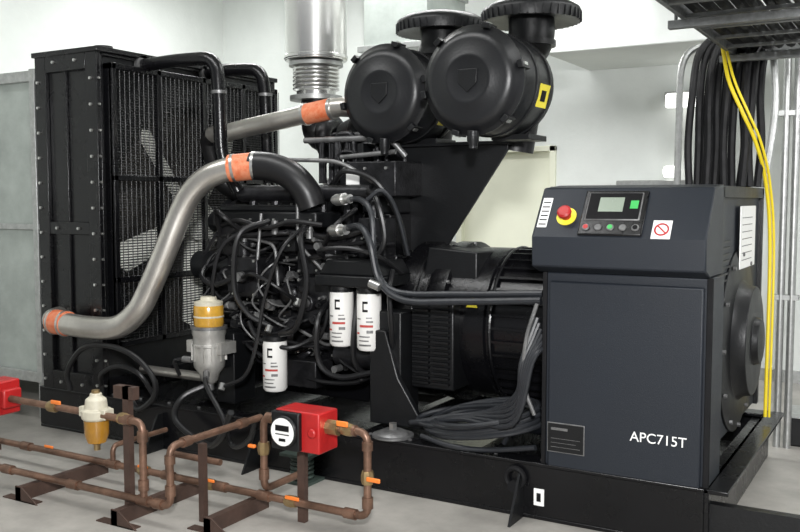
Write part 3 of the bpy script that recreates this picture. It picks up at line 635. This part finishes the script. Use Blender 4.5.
# sediment filter on copper line
g=grp('sediment_filter',(-3.45,2.99,.45)); x,y=-3.45,2.99
B().rev((x,y,.44),(0,0,1),[(0,.06),(.01,.07),(.05,.072),(.055,.055),(.10,.05),(.115,.03),(.13,.028)],24).box(x-.09,x+.09,y-.03,y+.03,.45,.50).out('filter_head',CRM,g,.004)
B().rev((x,y,.32),(0,0,1),[(0,.02),(.01,.045),(.05,.058),(.12,.06)],24).out('amber_bowl',AMB,g)
B().cyl((x,y,.29),(x,y,.32),.016,n=10).cyl((x,y,.57),(x,y,.585),.02,n=6).out('drain_plug',BRS,g)
g=grp('shutoff_valve',(-4.15,3.0,.47)); B().box(-4.26,-4.13,2.93,3.08,.38,.56).box(-4.13,-4.09,2.95,3.06,.42,.52).out('red_body',RED,g,.01)
B().rev((-4.19,2.93,.47),(0,-1,0),[(0,.05),(.02,.05),(.025,.02),(.05,.02)],20).out('dial',BLKM,g)
# ---------------------------------------------------------------- cable tray & riser cables
g=grp('cable_tray',(-.6,4,2.3)); b=B()
for x in(-.95,-.28): b.box(x,x+.02,1.2,5.4,2.27,2.37)
y=1.3
while y<5.4: b.box(-.94,-.27,y,y+.03,2.275,2.29); y+=.3
b.box(-.95,-.26,5.36,5.4,2.27,2.37)
for y in(2.6,4.0,5.1):
    for x in(-.97,-.24): b.cyl((x,y,2.25),(x,y,HC),.008,n=8)
    b.box(-1.0,-.2,y-.02,y+.02,2.23,2.265)
b.out('ladder_tray',DGL,g,.002)
b=B(); random.seed(5)
for i in range(11): 
    x=-.90+i*.058; b.tube([(x,1.2,2.32),(x+random.uniform(-.02,.02),3,2.33),(x,4.6,2.32),(x,5.25,2.33)],.024,8)
b.out('tray_cables',RUBM,g)
g=grp('riser_cable_bundle',(-1,5.2,1.9)); b=B()
for i in range(12):
    x=-1.13+i*.030; y=5.05+.05*(i%3)
    b.tube([(x+.12,y+.30,2.45),(x+.04,y+.28,2.40),(x,y+.12,2.28),(x,y,2.05),(x+random.uniform(-.02,.02),y,1.8),(x,y-.02,1.57)],.021,8)
b.out('black_cables',RUBM,g)
B().tube([(-1.0,5.4,2.36),(-1.14,5.3,2.36),(-1.22,5.2,2.25),(-1.22,5.15,1.9),(-1.21,5.1,1.57)],.02).tube([(-.78,5.4,2.34),(-.76,5.4,2.0),(-.80,5.36,1.57)],.020).out('grey_conduits',GAL,g)
B().tube([(-.97,5.0,2.30),(-.93,4.98,2.12),(-.86,5.0,1.95),(-.80,5.05,1.8),(-.765,5.2,1.58),(-.75,5.3,1.2),(-.75,5.3,.3)],.010).tube([(-.95,4.98,2.30),(-.90,4.96,2.12),(-.83,4.98,1.95),(-.775,5.05,1.8),(-.745,5.2,1.58),(-.73,5.3,1.2),(-.73,5.3,.3)],.007).out('yellow_earth_cables',YEL,g)
g=grp('wall_conduit',(-.6,6,1.5)); b=B()
for x in(-.76,-.70): b.cyl((x,5.85,0),(x,5.85,HC),.022,n=14)
b.box(-.80,-.66,5.83,5.90,.9,.93).box(-.80,-.66,5.83,5.90,2.0,2.03); b.out('conduit_pipes',GAL,g)
g=grp('cable_trunk',(-.2,5.5,.1)); B().box(-.72,1.2,5.9,6.2,.0,.18).out('trunk_body',BLK2,g,.01); B().box(-.74,1.22,5.88,6.22,.18,.19).out('trunk_lid',GAL,g)
# ---------------------------------------------------------------- lights
def area(name,loc,rot,sx,sy,pw,col=(1,1,1)):
    L=bpy.data.lights.new(name,'AREA'); L.shape='RECTANGLE'; L.size=sx; L.size_y=sy; L.energy=pw; L.color=col
    o=bpy.data.objects.new(name,L); bpy.context.collection.objects.link(o); o.location=loc; o.rotation_euler=rot
area('ceiling_light',(-3.2,3.0,3.85),(0,0,0),3.5,.3,65)
area('ceiling_light.001',(-3.4,5.9,3.85),(0,0,0),4,.3,110)
area('ceiling_light.002',(-.2,4.4,3.85),(0,0,0),.3,3,40)
area('ceiling_light.003',(.3,6.4,3.6),(0,0,0),1.6,.3,22)
area('ceiling_light.004',(-5.8,6.5,3.7),(0,0,0),1,1,28)
def spot_at(name,loc,tgt,size,pw):
    d=(Vector(tgt)-Vector(loc)); L=bpy.data.lights.new(name,'AREA'); L.shape='DISK'; L.size=size; L.energy=pw
    o=bpy.data.objects.new(name,L); bpy.context.collection.objects.link(o); o.location=loc; o.rotation_euler=d.to_track_quat('-Z','Y').to_euler()
spot_at('flash_lamp',(.3,-.4,2.3),(-3.0,4.8,1.4),.3,310)
spot_at('side_fill',(2.4,4.2,2.6),(-1.0,4.8,1.0),.8,50)  # added fill light, brightens the alternator's right end; not a fixture of the room
wd=bpy.data.worlds.new('World'); SC.world=wd; wd.use_nodes=True
wd.node_tree.nodes['Background'].inputs[0].default_value=(.92,.96,1,1); wd.node_tree.nodes['Background'].inputs[1].default_value=.22
# ---------------------------------------------------------------- camera
f=906.0
cam=bpy.data.cameras.new("camera"); co=bpy.data.objects.new("camera",cam); bpy.context.collection.objects.link(co)
cam.sensor_width=36; cam.lens=f*36/800
co.location=(0,0,1.5); co.rotation_euler=(math.pi/2-math.radians(4.17),0,math.radians(30.3))
SC.camera=co
SC.view_settings.view_transform='Standard'
